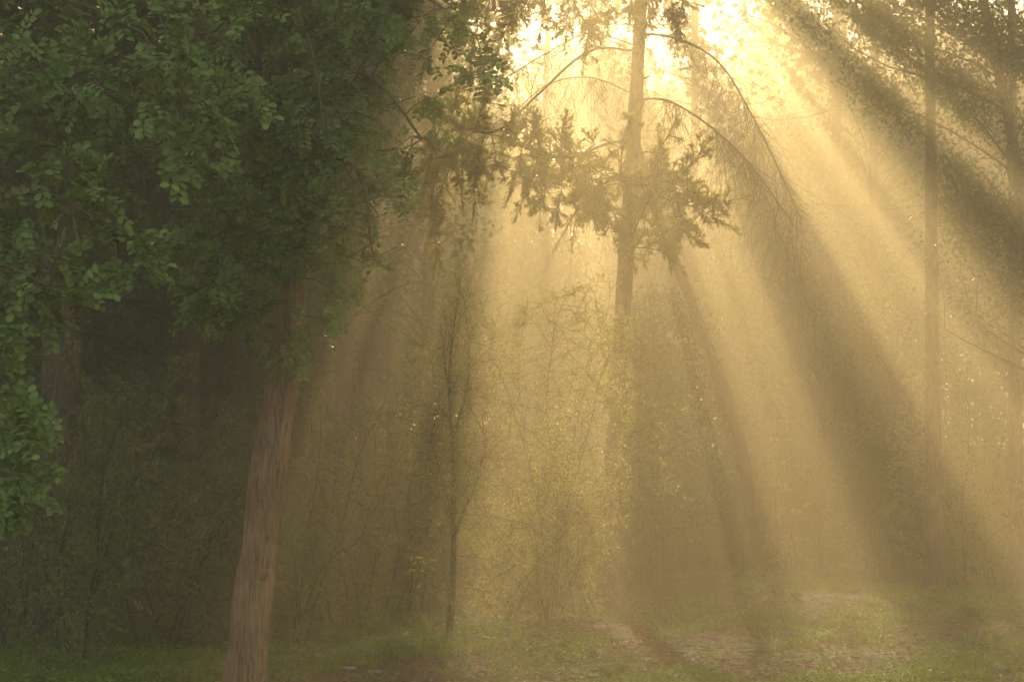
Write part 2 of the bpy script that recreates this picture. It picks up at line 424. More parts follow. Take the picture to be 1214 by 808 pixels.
frontA = [(rngA.uniform(318, 392), rngA.uniform(-30, 325)) for i in range(30)] + [(rngA.uniform(225, 430), rngA.uniform(-30, 250)) for i in range(46)] + [(rngA.uniform(225, 335), rngA.uniform(240, 360)) for i in range(14)] + [(rngA.uniform(335, 420), rngA.uniform(240, 330)) for i in range(9)]
nearT = lambda p: not (312 < p[0] < 378 and 318 < p[1] < 394)
frontA, edgeA, fillA = ([p for p in L_ if nearT(p)] for L_ in (frontA, edgeA, fillA))
sprA = np.vstack([px_sprays(frontA, rngA, 11.0, 11.7), px_sprays(edgeA, rngA, 10.9, 11.8), px_sprays(fillA, rngA, 11.6, 14.0)])
tA = lambda py: interp(cr(pathA, 90), np.array([0.]))[0]
def at_trunk(path, z):
    c = cr(path, 200); return c[np.argmin(abs(c[:, 2] - z))]
def bough(path, z, ends):
    return [at_trunk(path, z)] + ends
bA = [bough(pathA, 5.6, [P(420, -20, 11.6), P(500, -5, 11.3), P(560, 40, 11.2)]),
      bough(pathA, 4.9, [P(400, 90, 11.5), P(450, 100, 11.2), P(500, 165, 11.2)]),
      bough(pathA, 4.3, [P(395, 190, 11.4), P(430, 210, 11.2), P(440, 290, 11.2)]),
      bough(pathA, 4.0, [P(350, 250, 11.3), P(345, 330, 11.1), P(340, 390, 11.1)]),
      bough(pathA, 4.2, [P(300, 230, 11.4), P(270, 270, 11.3), P(250, 340, 11.3)]),
      bough(pathA, 5.2, [P(300, 80, 11.5), P(250, 110, 11.3), P(225, 200, 11.3)]),
      bough(pathA, 5.9, [P(300, -30, 12), P(240, -20, 12), P(215, 60, 12.2)]),
      bough(pathA, 5.0, [P(370, 120, 12.6), P(400, 130, 13.2), P(420, 200, 13.4)]),
      bough(pathA, 4.8, [P(300, 150, 12.8), P(270, 170, 13.2), P(260, 240, 13.4)]),
      bough(pathA, 5.4, [P(360, 40, 11.4), P(370, 60, 11.0), P(385, 160, 10.9)])]
def upA(rng):  # unseen upper crown, kept dense to block the sun on this side
    p, _ = clumpy(rng, (-2.6, 12.2, 8.6), (4.4, 3.2, 2.9), 22000, 110)
    p = p[gap_keep(p, rng)]
    x, y = proj(p); return p[(y < -15) & (x < 640)]
carob('tree with straight reddish trunk and dark glossy oval leaves hanging over it', baseA, pathA, .168, .10, M['bark_red'], bA, sprA, 21, upA, None, .18)

# ---- carob at the frame's edge, its trunk out of view
rngB = np.random.default_rng(12)
pathB = trunk_path([(-150, 880, 9.4), (-140, 700, 9.4), (-120, 450, 9.4), (-90, 200, 9.5), (-40, -80, 9.6), (30, -350, 9.8)], 9.4)
baseB = np.array([pathB[0][0], 9.4, float(gz(pathB[0][0], 9.4))])
edgeB = [(60, 95), (88, 106), (30, 60), (118, 42), (175, 72), (240, 52), (268, 82), (250, 104), (215, 62), (105, 215), (84, 208), (128, 202), (112, 232), (20, 168), (50, 182), (225, 184), (206, 192), (240, 200), (165, 150), (185, 120),
         (160, 300), (146, 318), (172, 290), (70, 300), (25, 330), (80, 352), (10, 342), (20, 488), (30, 525), (12, 555), (40, 500), (25, 585), (270, 14), (305, 8), (150, 30), (45, 130), (8, 120), (95, 150), (135, 110), (70, 40), (20, 20),
         (200, 20), (230, 10), (5, 255), (40, 260), (60, 372), (0, 400), (5, 520), (45, 585), (95, 330), (130, 270), (195, 165), (255, 130), (285, 110), (30, 475), (10, 455), (15, 290), (110, 75), (30, 545), (15, 600), (-5, 570)]
fillB = [(rngB.uniform(-60, 250), rngB.uniform(-60, 130)) for i in range(30)] + [(rngB.uniform(-60, 110), rngB.uniform(130, 370)) for i in range(20)] + [(rngB.uniform(-60, 40), rngB.uniform(380, 600)) for i in range(18)] + [(rngB.uniform(110, 215), rngB.uniform(120, 250)) for i in range(7)]
sprB = np.vstack([px_sprays(edgeB, rngB, 8.6, 9.3), px_sprays(fillB, rngB, 9.4, 10.8)])
bB = [bough(pathB, 3.9, [P(-30, 180, 9.2), P(40, 170, 9.0), P(110, 200, 8.9)]),
      bough(pathB, 4.6, [P(0, 0, 9.3), P(80, 0, 9.1), P(170, 40, 9.0)]),
      bough(pathB, 5.2, [P(60, -90, 9.3), P(160, -70, 9.2), P(250, 40, 9.1)]),
      bough(pathB, 3.6, [P(-20, 240, 9.1), P(60, 230, 9.0), P(140, 280, 8.9)]),
      bough(pathB, 3.1, [P(-80, 320, 9.1), P(-10, 310, 9.0), P(60, 340, 8.9)]),
      bough(pathB, 2.5, [P(-90, 440, 9.1), P(-30, 450, 9.0), P(20, 480, 8.9), P(30, 560, 8.9)]),
      bough(pathB, 4.9, [P(100, -60, 9.9), P(180, 0, 10), P(220, 140, 9.9)]),
      bough(pathB, 4.2, [P(-40, 80, 8.9), P(40, 70, 8.8), P(90, 90, 8.7)])]
def upB(rng):
    p, _ = clumpy(rng, (-5.0, 9.5, 7.2), (3.0, 2.4, 1.9), 1300, 24)
    x, y = proj(p); return p[(y < -15) | (x < -40)]
carob('low hanging tree with pale oval leaflets in drooping sprays, trunk out of sight', baseB, pathB, .16, .08, M['bark'], bB, sprB, 22, upB, np.array([P(70, 88, 8.5), P(85, 94, 8.5), P(60, 92, 8.55), P(292, 232, 10.8)]), lsz=.066)

# ------------------------------------------------------------------ conifers
def plume(fm, tm, rng, p0, d, L, dens=1.0, nl=.023, nw=.0065):
    """a feathery cypress spray: curved axis, alternate branchlets, scale tufts"""
    k = 6; t = np.linspace(0, 1, k)
    side = rdir(rng, 1)[0]
    ax = p0 + d * (t * L)[:, None] + side * (t ** 2 * L * .15)[:, None] + np.array([0, 0, -1]) * (t ** 2 * L * rng.uniform(-.1, .25))[:, None]
    tube(tm, ax, np.linspace(.006, .002, k), 3, cap=False)
    nb = int(15 * dens * L / .5) + 6
    f = np.sort(rng.uniform(.08, 1, nb)); c = interp(ax, f)
    bd = nrm(d * .9 + rng.normal(0, .5, (nb, 3))); bl = L * .52 * (1.1 - f * .7) * rng.uniform(.6, 1.2, nb)
    nt_ = 13
    g = np.linspace(.1, 1, nt_)
    pts = (c[:, None] + bd[:, None] * (g[None, :, None] * bl[:, None, None])).reshape(-1, 3)
    ddr = np.repeat(bd, nt_, 0)
    for rep in range(3):
        dr = nrm(ddr + rng.normal(0, .55, ddr.shape))
        blades(fm, pts, dr, nl * rng.uniform(.7, 1.3, len(pts)), nw * rng.uniform(.8, 1.5, len(pts)), np.cross(dr, rdir(rng, len(pts))))

def needle_canopy(fm, rng, pts, size=.16, per=5):
    """tufts of needles: crossing blades round each point"""
    n = len(pts)
    for k in range(per):
        dr = nrm(rng.normal(size=(n, 3)) + np.array([0, 0, .15]))
        blades(fm, pts - dr * size * .4, dr, size * rng.uniform(.9, 1.5, n), size * .38, np.cross(dr, rdir(rng, n)))

# ---- tall cypress in the middle, trunk 718..757 px
rngF = np.random.default_rng(31)
DF = 24.0
pathF = trunk_path([(719, 735), (724, 640), (731, 500), (739, 360), (746, 250), (752, 150), (757, 60), (763, -80), (770, -280), (776, -480)], DF)
baseF = np.array([pathF[0][0], DF, float(gz(pathF[0][0], DF))])
F = thing('cypress_tree', baseF, 'tall hazy conifer with broad trunk and a heavy drooping feathery bough', 'tree')
trF, cF = trunk_mesh('trunk', M['bark_pale'], F, baseF, pathF, .18, .08, rngF, 24, 140, .3, .05, 12)
def plume_bough(pts, subs, seed, mat=M['conifer'], parent=F, base=baseF, rb=.022, pl=(.16, .30), step=.038):
    """pts: bough from the trunk (3D); subs: hanging branchlets as lists of (px,py,D), each set with small feathery sprays"""
    rng = np.random.default_rng(seed)
    tm, fm = MB(), MB()
    c = cr(pts, 24); tube(tm, c, np.linspace(rb, .010, 24), 7, .06, rng)
    for sub in subs:
        q = np.array([P(*k) for k in sub]); q = q + rng.normal(0, .03, q.shape)
        j = np.argmin(np.linalg.norm(c - q[0], axis=1)); twigs_to(tm, rng, c[j][None], q[:1], .009, .007, .05)
        w = cr(q, 24); tube(tm, w, np.linspace(.007, .003, 24), 4, cap=False)
        ln = np.linalg.norm(np.diff(w, axis=0), axis=1).sum(); m = max(3, int(ln / step))
        T = nrm(np.gradient(w, axis=0))
        for f in np.sort(rng.uniform(.05, 1, m)):
            i = min(23, int(f * 23)); d = nrm(T[i] * .55 + rng.normal(0, .5, 3) * np.array([1, .7, 1]) + np.array([0, 0, .12]))
            plume(fm, tm, rng, w[i], d, rng.uniform(*pl) * (1.15 - .45 * f), 1.0)
        plume(fm, tm, rng, w[-1], T[-1], rng.uniform(*pl), 1.0)
    bo = tm.build('bough', M['twig_dark'], parent, base)
    fm.build('foliage', mat, bo, base)
plume_bough([P(748, 185, 24), P(735, 200, 20), P(745, 212, 17.4), P(790, 225, 16.4), P(845, 240, 16.1)],
            [[(745, 212, 17.2), (800, 222, 16.4), (845, 240, 16.1), (866, 236, 16)], [(700, 196, 17.2), (705, 240, 17), (728, 300, 16.9)], [(735, 210, 17), (745, 255, 16.8), (752, 303, 16.7)], [(765, 220, 16.8), (782, 255, 16.6), (792, 302, 16.5)],
             [(790, 225, 16.4), (812, 262, 16.3), (832, 290, 16.2)], [(740, 205, 17.2), (742, 170, 17), (752, 138, 16.9)], [(772, 215, 16.7), (783, 185, 16.6), (793, 160, 16.5)], [(800, 222, 16.4), (822, 192, 16.3), (832, 178, 16.3)], [(735, 208, 17), (760, 245, 16.8), (765, 285, 16.8)],
             [(800, 225, 16.4), (805, 255, 16.3), (806, 275, 16.3)], [(720, 205, 17.1), (712, 180, 17), (700, 162, 17)], [(745, 290, 16.7), (775, 300, 16.6), (798, 304, 16.6)], [(775, 235, 16.6), (820, 250, 16.3), (848, 262, 16.2)], [(715, 215, 17.1), (725, 250, 17), (740, 280, 16.9)], [(760, 215, 16.9), (800, 238, 16.5), (830, 240, 16.3)], [(730, 205, 17.1), (770, 208, 16.8), (805, 205, 16.5)]], 32)
plume_bough([P(746, 165, 24), P(715, 172, 20), P(680, 186, 17.8), P(645, 184, 17.2), P(612, 170, 17)],
            [[(690, 186, 17.8), (650, 184, 17.2), (612, 168, 17), (606, 148, 17)], [(645, 182, 17.2), (640, 160, 17.1), (634, 142, 17.1)], [(668, 186, 17.5), (660, 165, 17.4), (668, 150, 17.4)], [(690, 190, 17.8), (695, 230, 17.6), (702, 262, 17.5)], [(665, 190, 17.5), (668, 225, 17.4), (660, 255, 17.4)], [(640, 188, 17.2), (632, 215, 17.2), (622, 238, 17.2)], [(620, 176, 17), (612, 200, 17), (604, 222, 17)], [(655, 186, 17.3), (650, 215, 17.3), (642, 248, 17.3)], [(678, 190, 17.6), (682, 230, 17.5), (678, 262, 17.5)], [(700, 192, 18), (708, 225, 17.8), (716, 255, 17.7)], [(625, 175, 17), (628, 160, 17), (622, 145, 17)]], 33, step=.026)
plume_bough([P(752, 60, 24), P(700, 60, 20), P(640, 110, 18), P(590, 155, 16.8), P(545, 150, 16.4), P(512, 135, 16.2)],
            [[(595, 158, 16.8), (550, 150, 16.4), (512, 132, 16.2)], [(575, 156, 16.6), (568, 195, 16.5), (562, 245, 16.5)], [(548, 152, 16.4), (535, 205, 16.4), (520, 262, 16.3), (514, 300, 16.3)], [(525, 142, 16.3), (510, 190, 16.2), (502, 235, 16.2)], [(585, 160, 16.7), (590, 185, 16.7), (580, 212, 16.7)], [(560, 152, 16.5), (570, 132, 16.5), (582, 120, 16.5)], [(535, 146, 16.3), (536, 122, 16.3), (545, 108, 16.3)], [(545, 155, 16.4), (550, 190, 16.4), (545, 225, 16.4)], [(520, 140, 16.3), (522, 185, 16.3), (512, 255, 16.2)]], 34, step=.030)
plume_bough([P(758, 20, 24), P(725, -30, 20), P(670, -28, 18), P(600, -18, 17.2), P(540, -15, 17)],
            [[(700, -25, 18.5), (702, 10, 18.4), (692, 62, 18.3)], [(680, -25, 18.2), (675, 10, 18), (668, 45, 18)], [(650, -25, 17.8), (645, 5, 17.7), (640, 34, 17.7)], [(720, -28, 19), (722, 0, 18.8), (714, 30, 18.8)], [(615, -20, 17.4), (608, 10, 17.3), (598, 42, 17.3)], [(585, -18, 17.2), (580, 5, 17.2), (570, 30, 17.1)], [(555, -15, 17), (550, 5, 17), (542, 22, 17)], [(665, -25, 18), (690, 20, 18), (705, 40, 18)], [(630, -22, 17.6), (622, 0, 17.5), (618, 20, 17.5)]], 35, step=.030)
plume_bough([P(763, -60, 24), P(775, -60, 20), P(785, -40, 18.5), P(800, -20, 18.2)],
            [[(772, -40, 19), (768, 5, 18.8), (762, 48, 18.6)], [(790, -35, 18.4), (795, 5, 18.3), (798, 38, 18.3)], [(805, -20, 18.2), (812, 0, 18.2), (806, 14, 18.2)], [(755, -40, 19.5), (750, 0, 19.2), (742, 20, 19)]], 36, step=.032)

def hair_twigs(tm, rng, c, n, lmin, lmax, r=.0034, down=.9, side=.55, sub=2):
    """fine hanging dead twigs along curve c"""
    f = np.clip(rng.choice(rng.uniform(.1, 1, 11), n) + rng.normal(0, .03, n), .08, 1); n = len(f); s = interp(c, f)
    d = nrm(rng.normal(0, side, (n, 3)) + np.array([0, 0, -down]))
    L = np.clip(lmin * np.exp(rng.normal(.35, .6, n)), .15, lmax)
    k = 6; t = np.linspace(0, 1, k)
    def curve(s, d, L):
        w = rng.normal(0, .25, (len(s), 1, 3))
        return s[:, None] + d[:, None] * (t[None, :, None] * L[:, None, None]) + w * (t ** 2)[None, :, None] * L[:, None, None] + np.array([0, 0, -.25]) * (t ** 2)[None, :, None] * L[:, None, None]
    p = curve(s, d, L); tubes(tm, p, np.repeat(np.linspace(r, r * .45, k)[None], n, 0), 3)
    for q in range(sub):
        j = rng.integers(1, 5, n); s2 = p[np.arange(n), j]
        p2 = curve(s2, nrm(d + rng.normal(0, .6, (n, 3))), L * rng.uniform(.3, .6, n))
        tubes(tm, p2, np.repeat(np.linspace(r * .6, r * .35, k)[None], n, 0), 3)
        if q == 0:
            s3 = p2[np.arange(n), rng.integers(1, 5, n)]
            p3 = curve(s3, nrm(d + rng.normal(0, .7, (n, 3))), L * rng.uniform(.2, .4, n))
            tubes(tm, p3, np.repeat(np.linspace(r * .5, r * .3, k)[None], n, 0), 3)

for sd, pts, r, n, l0, l1 in [
        (41, [P(756, 118, 24), P(790, 119, 20.6), P(835, 145, 20.2), P(885, 190, 20), P(945, 272, 19.8)], .022, 190, .4, 1.5),
        (42, [P(758, 40, 24), P(800, 45, 20.5), P(850, 72, 20.2), P(888, 130, 20), P(925, 205, 20), P(950, 260, 20)], .022, 190, .4, 1.6),
        (43, [P(752, 112, 24), P(700, 92, 24), P(650, 100, 24), P(610, 132, 24), P(580, 150, 24)], .013, 150, .4, 1.5),
        (44, [P(756, 55, 24), P(700, 40, 21.5), P(650, 62, 21.8), P(600, 92, 22)], .012, 110, .4, 1.4),
        (45, [P(748, 190, 24), P(770, 180, 24), P(790, 205, 20.8), P(800, 260, 20.7)], .02, 50, .3, .9),
        (46, [P(747, 215, 24), P(720, 215, 21.2), P(690, 240, 21.3), P(655, 300, 21.4)], .022, 60, .3, 1.0)]:
    rng = np.random.default_rng(sd); tm = MB(); c = cr(pts, 20)
    tube(tm, c, np.linspace(r, .008, 20), 6, .08, rng); hair_twigs(tm, rng, c, n, l0, l1)
    o = tm.build('dead_limb', M['twig'], F, baseF); o['label'] = 'bare arching limb hung with fine dead twigs'

def needle_crown(parent, base, rng, c, r, n, ncl, cut=-12, tsize=.16, per=5, mat='pine', jit=.020, trunk=None, nlimb=24, lai=4.0, xlim=None):
    p, k = clumpy(rng, c, r, n, ncl, .34, .3)
    p = p[gap_keep(p, rng, lai, jit)]
    x, y = proj(p); m = y < cut
    if xlim: m &= (x > xlim[0]) & (x < xlim[1])
    p = p[m]
    if trunk is not None and len(p):
        tm = MB(); kk = p[rng.choice(len(p), nlimb)]
        j = [np.argmin(abs(trunk[:, 2] - (z - .8))) for z in kk[:, 2]]
        twigs_to(tm, rng, trunk[j], kk, .035, .010, .04); tube(tm, trunk[::4], .02, 4); tm.build('limb', M['bark_dark'], parent, base)  # includes an unseen core tube added inside the trunk, joining the limbs
    fm = MB(); needle_canopy(fm, rng, p, tsize, per); return fm.build('crown', M[mat], parent, base)

needle_crown(F, baseF, rngF, (1.6, 23.0, 14.4), (5.5, 3.2, 4.6), 15000, 150, -14, .17, 5, 'pine', trunk=cF)  # unseen crown placed to block the sun, opened along the shafts

# ---- other tall trees: trunk in view, crown above the frame, cut to shape the shafts
def tall(name, label, cat, pxs, D, r0, r1, bark, crown, seed, n=9000, cut=-12, top=None, group=None, mat='pine', flare=.3, lai=4.0, tsize=.17):
    rng = np.random.default_rng(seed)
    path = trunk_path(pxs, D, top); base = np.array([path[0][0], path[0][1], float(gz(path[0][0], path[0][1]))])
    t = thing(name, base, label, cat, group)
    tr, c = trunk_mesh('trunk', bark, t, base, path, r0, r1, rng, 22, 120, flare, .05, 9)
    if crown is not None:
        needle_crown(t, base, rng, crown[0], crown[1], n, max(30, n // 90), cut, tsize, 5, mat, trunk=c, lai=lai)
    return t, c, base
def xat(px, D): return (px - CX) / FPX * D

tall('pine_tree', 'straight bare trunk rising out of low shrubs, strongest of the sunlit side', 'tree',
     [(1107, 724), (1107, 640), (1106, 520), (1105, 400), (1104, 250), (1103, 100), (1102, -80), (1100, -400), (1098, -650)], 22, .155, .04, M['bark_pale'], ((5.6, 23, 14.2), (4.6, 3.2, 4.8)), 51, 12000)
tall('pine_tree', 'pinkish slim trunk at the very edge of the wood by the dark path', 'tree',
     [(1206, 715), (1205, 600), (1203, 450), (1202, 300), (1200, 100), (1198, -100), (1196, -420)], 24, .145, .04, M['bark_pale'], ((9.5, 24.5, 14), (4.2, 3.2, 4.8)), 52, 9000)
tall('pine_tree', 'hazy dark trunk upright at its foot then leaning toward the drooping bough', 'tree',
     [(889, 690), (888, 620), (883, 550), (862, 470), (832, 390), (803, 315), (776, 240), (755, 170)], 31, .15, .08, M['bark_dark'], None, 53)
# tall trees added farther back so their crowns shade the glade between the shafts
TB = 'tall trees rising out of the mist far behind the glade'
def far_open(p, rng):  # thins the added crowns where the sky glow shows through
    x, y = proj(p); k = np.where((x > 545) & (x < 775) & (y > 10) & (y < 330), .45, 1.0)
    k = np.where((x > 775) & (x < 900) & (y < 200), .5, k)
    return p[rng.random(len(p)) < k]
def back(px, D, c, r, n, seed, ts=.26):
    rng = np.random.default_rng(seed)
    path = trunk_path([(px, 660), (px + 3, 500), (px - 2, 300), (px + 2, 100)], D, (xat(px, D) + .3, D, c[2] + r[2] * .8))
    base = np.array([path[0][0], D, float(gz(path[0][0], D))]); t = thing('pine_tree', base, 'tall pale trunk and crown fading into mist far behind the glade', 'tree', TB)
    tr, cc = trunk_mesh('trunk', M['bark'], t, base, path, .2, .09, rng, 10, 40, .3, .05)
    p, k = clumpy(rng, c, r, n, n // 70, .34, .25); p = far_open(p[gap_keep(p, rng, 4.5)], rng)
    tm = MB(); kk = p[rng.choice(len(p), 14)]; j = [np.argmin(abs(cc[:, 2] - (z - .8))) for z in kk[:, 2]]
    twigs_to(tm, rng, cc[j], kk, .04, .010, .04); tube(tm, cc[::3], .02, 4); tm.build('limb', M['bark_dark'], t, base)  # added core runs unseen up the trunk to connect the limbs
    fm = MB(); needle_canopy(fm, rng, p, ts, 5); fm.build('crown', M['pine'], t, base)
for a in [(822, 46, (2.8, 47, 17), (4.6, 2.6, 5), 9000, 151), (1000, 45, (9.5, 46, 16), (4.6, 2.6, 6.5), 11000, 152), (645, 60, (.5, 61, 20), (6, 3, 5), 10000, 153), (940, 59, (9.5, 60, 20), (6, 3, 5.2), 11000, 154),
          (530, 44, (-4.5, 45, 15), (4.2, 2.6, 7), 10000, 155), (430, 37, (-5.5, 38, 13.5), (4, 2.6, 6), 10000, 156), (1130, 52, (17, 53, 17), (5.5, 3, 7), 11000, 157), (345, 55, (-10, 56, 17), (6.5, 3, 8), 12000, 158), (990, 38, (7.5, 38.6, 16), (3.4, 2.6, 4.2), 8000, 159)]:
    back(*a)

# ---- trees that close the wood on the shaded side
tall('pine_tree', 'dark forked stump-like trunk deep in the shade behind the thicket', 'tree',
     [(66, 752), (68, 700), (72, 600), (78, 470), (84, 300), (90, 100), (95, -150), (98, -500)], 18.5, .22, .12, M['bark'], ((-6.2, 19, 11.5), (4.6, 3.2, 5.6)), 54, 26000, 1e9, mat='pine')

def broad(name, label, cat, pxs, D, r0, r1, crowns, seed, n=5000, bark='bark', leaf='far', lsize=(.13, .20), group=None, flare=.3, filt=True, nlimb=16, spread=.34, top=None, lai=3.0):
    """a broadleaved tree: tapered trunk, limbs reaching into uneven clumps of leaves. crowns: (px,py,D, rx,ry,rz, share)"""
    rng = np.random.default_rng(seed)
    path = trunk_path(pxs, D, top); base = np.array([path[0][0], path[0][1], float(gz(path[0][0], path[0][1]))])
    t = thing(name, base, label, cat, group)
    tr, c = trunk_mesh('trunk', M[bark], t, base, path, r0, r1, rng, 12, 50, flare, .06)
    tm, fm = MB(), MB()
    for (x, y, d, rx, ry, rz, w) in crowns:
        cc = P(x, y, d); m = int(n * w * 2.0)
        p, k = clumpy(rng, cc, (rx, ry, rz), m, max(10, m // 90), spread, .35)
        if filt: p = p[gap_keep(p, rng, lai, .02)]
        p = p[p[:, 2] > gz(p[:, 0], p[:, 1]) + .05]
        q = len(p)
        if q < 3: continue
        dd = rdir(rng, q) + np.array([0, 0, -.25])
        leaves(fm, p, dd, nrm(rng.normal(0, .55, (q, 3)) + np.array([0, 0, 1])), rng.uniform(*lsize, q), rng.uniform(*lsize, q) * .6, .15, .1, .4)
        kk = k[rng.choice(len(k), min(len(k), nlimb), replace=False)]
        j = [np.argmin(abs(c[:, 2] - (z - .25 * abs(z - c[0, 2]) ** .7))) for z in kk[:, 2]]
        twigs_to(tm, rng, c[j], kk, r1 * .25 + .008, .008, .06)
        j2 = rng.integers(0, len(kk), len(kk) * 4); e = p[rng.integers(0, q, len(j2))]
        near = np.linalg.norm(e - kk[j2], axis=1) < max(rx, rz) * .8
        if near.any(): twigs_to(tm, rng, kk[j2][near], e[near], .009, .003, .05)
    tube(tm, c[::3], .02, 4); tm.build('limb', M['twig_dark'], t, base); fm.build('crown', M[leaf], t, base)  # limb mesh also holds a hidden core within the trunk, tying limbs together
    return t

# shaded side (x < 560 px)
SH = 'shaded trees behind the hanging leaves'
broad('oak_tree', 'thick dark trunk leaning beside its forked neighbour in deep shade', 'tree', [(38, 748), (46, 690), (56, 600), (62, 450), (60, 250), (50, 0), (40, -200)], 19.2, .2, .1,
      [(40, 60, 20, 3.2, 2.5, 3.4, .6), (-120, 260, 20, 2.5, 2.5, 3, .4)], 61, 7000)
broad('oak_tree', 'dim brown trunk standing in shade between thicket and reddish trunk', 'tree', [(224, 706), (225, 640), (226, 560), (224, 400), (222, 200), (226, -50)], 25, .24, .12,
      [(215, 130, 26, 4.2, 2.5, 4.5, .7), (130, 330, 26, 2.6, 2, 2, .3)], 62, 9000)
broad('oak_tree', 'dark slender trunk seen low between reddish trunk and misty glade', 'tree', [(402, 712), (404, 600), (408, 450), (414, 250), (420, 20)], 27, .2, .1,
      [(400, 90, 28, 3.6, 2.5, 4.5, .7), (450, 260, 28, 1.8, 2, 2.2, .3)], 63, 8000)
broad('oak_tree', 'pale misty trunk just beyond the dark twiggy sapling', 'tree', [(506, 706), (506, 600), (507, 450), (509, 300), (512, 100), (515, -60)], 30, .17, .1,
      [(490, 40, 31, 2.6, 2.5, 3.6, .7), (470, 330, 31, 1.4, 1.5, 1.4, .3)], 64, 6000)
broad('oak_tree', 'faint vertical trunk among grey mist near the dark twiggy sapling', 'tree', [(468, 706), (467, 600), (466, 450), (468, 280), (472, 60)], 34, .18, .1,
      [(455, 130, 35, 2.6, 2.5, 4, 1)], 65, 5000)
for i, (px, D, cy, rx, rz) in enumerate([(120, 32, 300, 4.5, 5), (300, 34, 250, 4.5, 5.5), (-60, 28, 250, 4.5, 5), (20, 36, 420, 4.5, 4), (210, 38, 420, 4.5, 4), (370, 38, 420, 3.5, 4), (40, 30, 90, 4.5, 4.5), (180, 33, 60, 5, 5), (-90, 24, 120, 4, 4.5)]):
    broad('oak_tree', 'dim leafy tree lost in shade behind the thicket', 'tree', [(px, 700), (px + 3, 560), (px - 4, 300), (px + 4, 60)], D, .2, .1,
          [(px, cy, D + .6, rx, 2.6, rz, .8), (px + 30, cy + 190, D, rx * .7, 2, rz * .4, .2)], 70 + i, 6500, group=SH)

# the far wall of trees beyond the glade
FAR = 'hazy trees closing the glade'
spec = [(640, 46, 420, 2.8, 4.2), (565, 44, 350, 3.0, 5.0), (700, 52, 430, 3.2, 4.4), (790, 44, 430, 2.8, 4.2), (830, 54, 390, 3.4, 4.9), (900, 46, 390, 3.0, 5.2), (960, 42, 350, 3.0, 5.7), (1010, 50, 300, 3.8, 7.4),
        (440, 48, 360, 3.4, 6), (1100, 47, 290, 3.6, 7.4), (1170, 50, 270, 3.6, 8.2), (1240, 46, 280, 4, 8), (330, 45, 380, 3.6, 6), (500, 52, 300, 3.6, 7.5), (250, 48, 400, 3.6, 6), (390, 41, 460, 2.6, 4), (100, 46, 400, 3.8, 6), (175, 51, 420, 3.8, 6), (20, 47, 400, 3.8, 6), (290, 50, 430, 3.4, 5.5)]
for i, (px, D, cy, rx, rz) in enumerate(spec):
    broad('oak_tree', 'tall pale tree fading into mist at the back of the glade', 'tree', [(px, 672), (px + 2, 560), (px - 3, 420), (px + 3, cy - 40)], D, .2, .09,
          [(px, cy, D + .4, rx, 2.4, rz, .75), (px + 25 * (-1) ** i, 590, D, rx * .9, 2, 1.9, .25)], 90 + i, 11000 if rz > 5 else 8000, leaf='far', group=FAR, lsize=(.15, .24), filt=False, nlimb=8)

VF = 'faint giant trees behind everything'  # added crowns that close off the bright sky behind the mist
for i, (px, D, zc, rx, rz) in enumerate([(500, 68, 17, 5.2, 9), (700, 70, 16.5, 5.0, 9.5), (795, 74, 17, 4.2, 9), (905, 69, 17, 5.0, 9.5), (1010, 73, 18, 5.0, 9), (1110, 70, 18, 5, 9), (1220, 72, 18, 5, 9.5), (590, 72, 11.5, 4.6, 5.5), (400, 70, 16, 5.2, 9), (300, 72, 18, 5.2, 10), (200, 69, 18, 5.2, 10), (95, 71, 18, 5.2, 10), (-10, 70, 18, 5.2, 10)]):
    c_ = CAM + (P(px, 300, D + .5) - CAM); c_[2] = zc; q_ = proj(c_[None])[1][0]
    broad('oak_tree', 'faint giant tree dissolving into the glowing mist behind everything', 'tree', [(px, 662), (px + 2, 500), (px - 2, 300)], D, .3, .15,
          [(px, q_, D + .5, rx, 3, rz, 1)], 140 + i, 12000, leaf='far', group=VF, lsize=(.22, .34), filt=False, nlimb=8)

broad('holm_oak', 'round dense tree fading in haze directly behind the middle conifer trunk', 'tree', [(778, 690), (777, 600), (779, 480), (776, 400)], 28, .13, .06,
      [(772, 430, 28.4, 1.15, 1.3, 1.5, .5), (785, 560, 28.2, 1.3, 1.3, 1.6, .5)], 171, 7000, lsize=(.07, .12), filt=False)
broad('holm_oak', 'dense olive tree in the dark band right of the sapling with bare stem', 'tree', [(972, 688), (970, 600), (975, 480), (968, 420)], 31, .13, .06,
      [(975, 440, 31.4, 1.3, 1.3, 1.7, .5), (990, 580, 31.2, 1.7, 1.4, 1.5, .5)], 172, 8000, lsize=(.07, .12), filt=False)
broad('holm_oak', 'dense dusky tree just left of the bare straight trunk', 'tree', [(1062, 688), (1064, 600), (1060, 480), (1062, 380)], 29, .13, .06,
      [(1060, 420, 29.4, 1.3, 1.3, 1.7, .5), (1075, 570, 29.2, 1.6, 1.4, 1.6, .5)], 173, 8000, lsize=(.07, .12), filt=False)
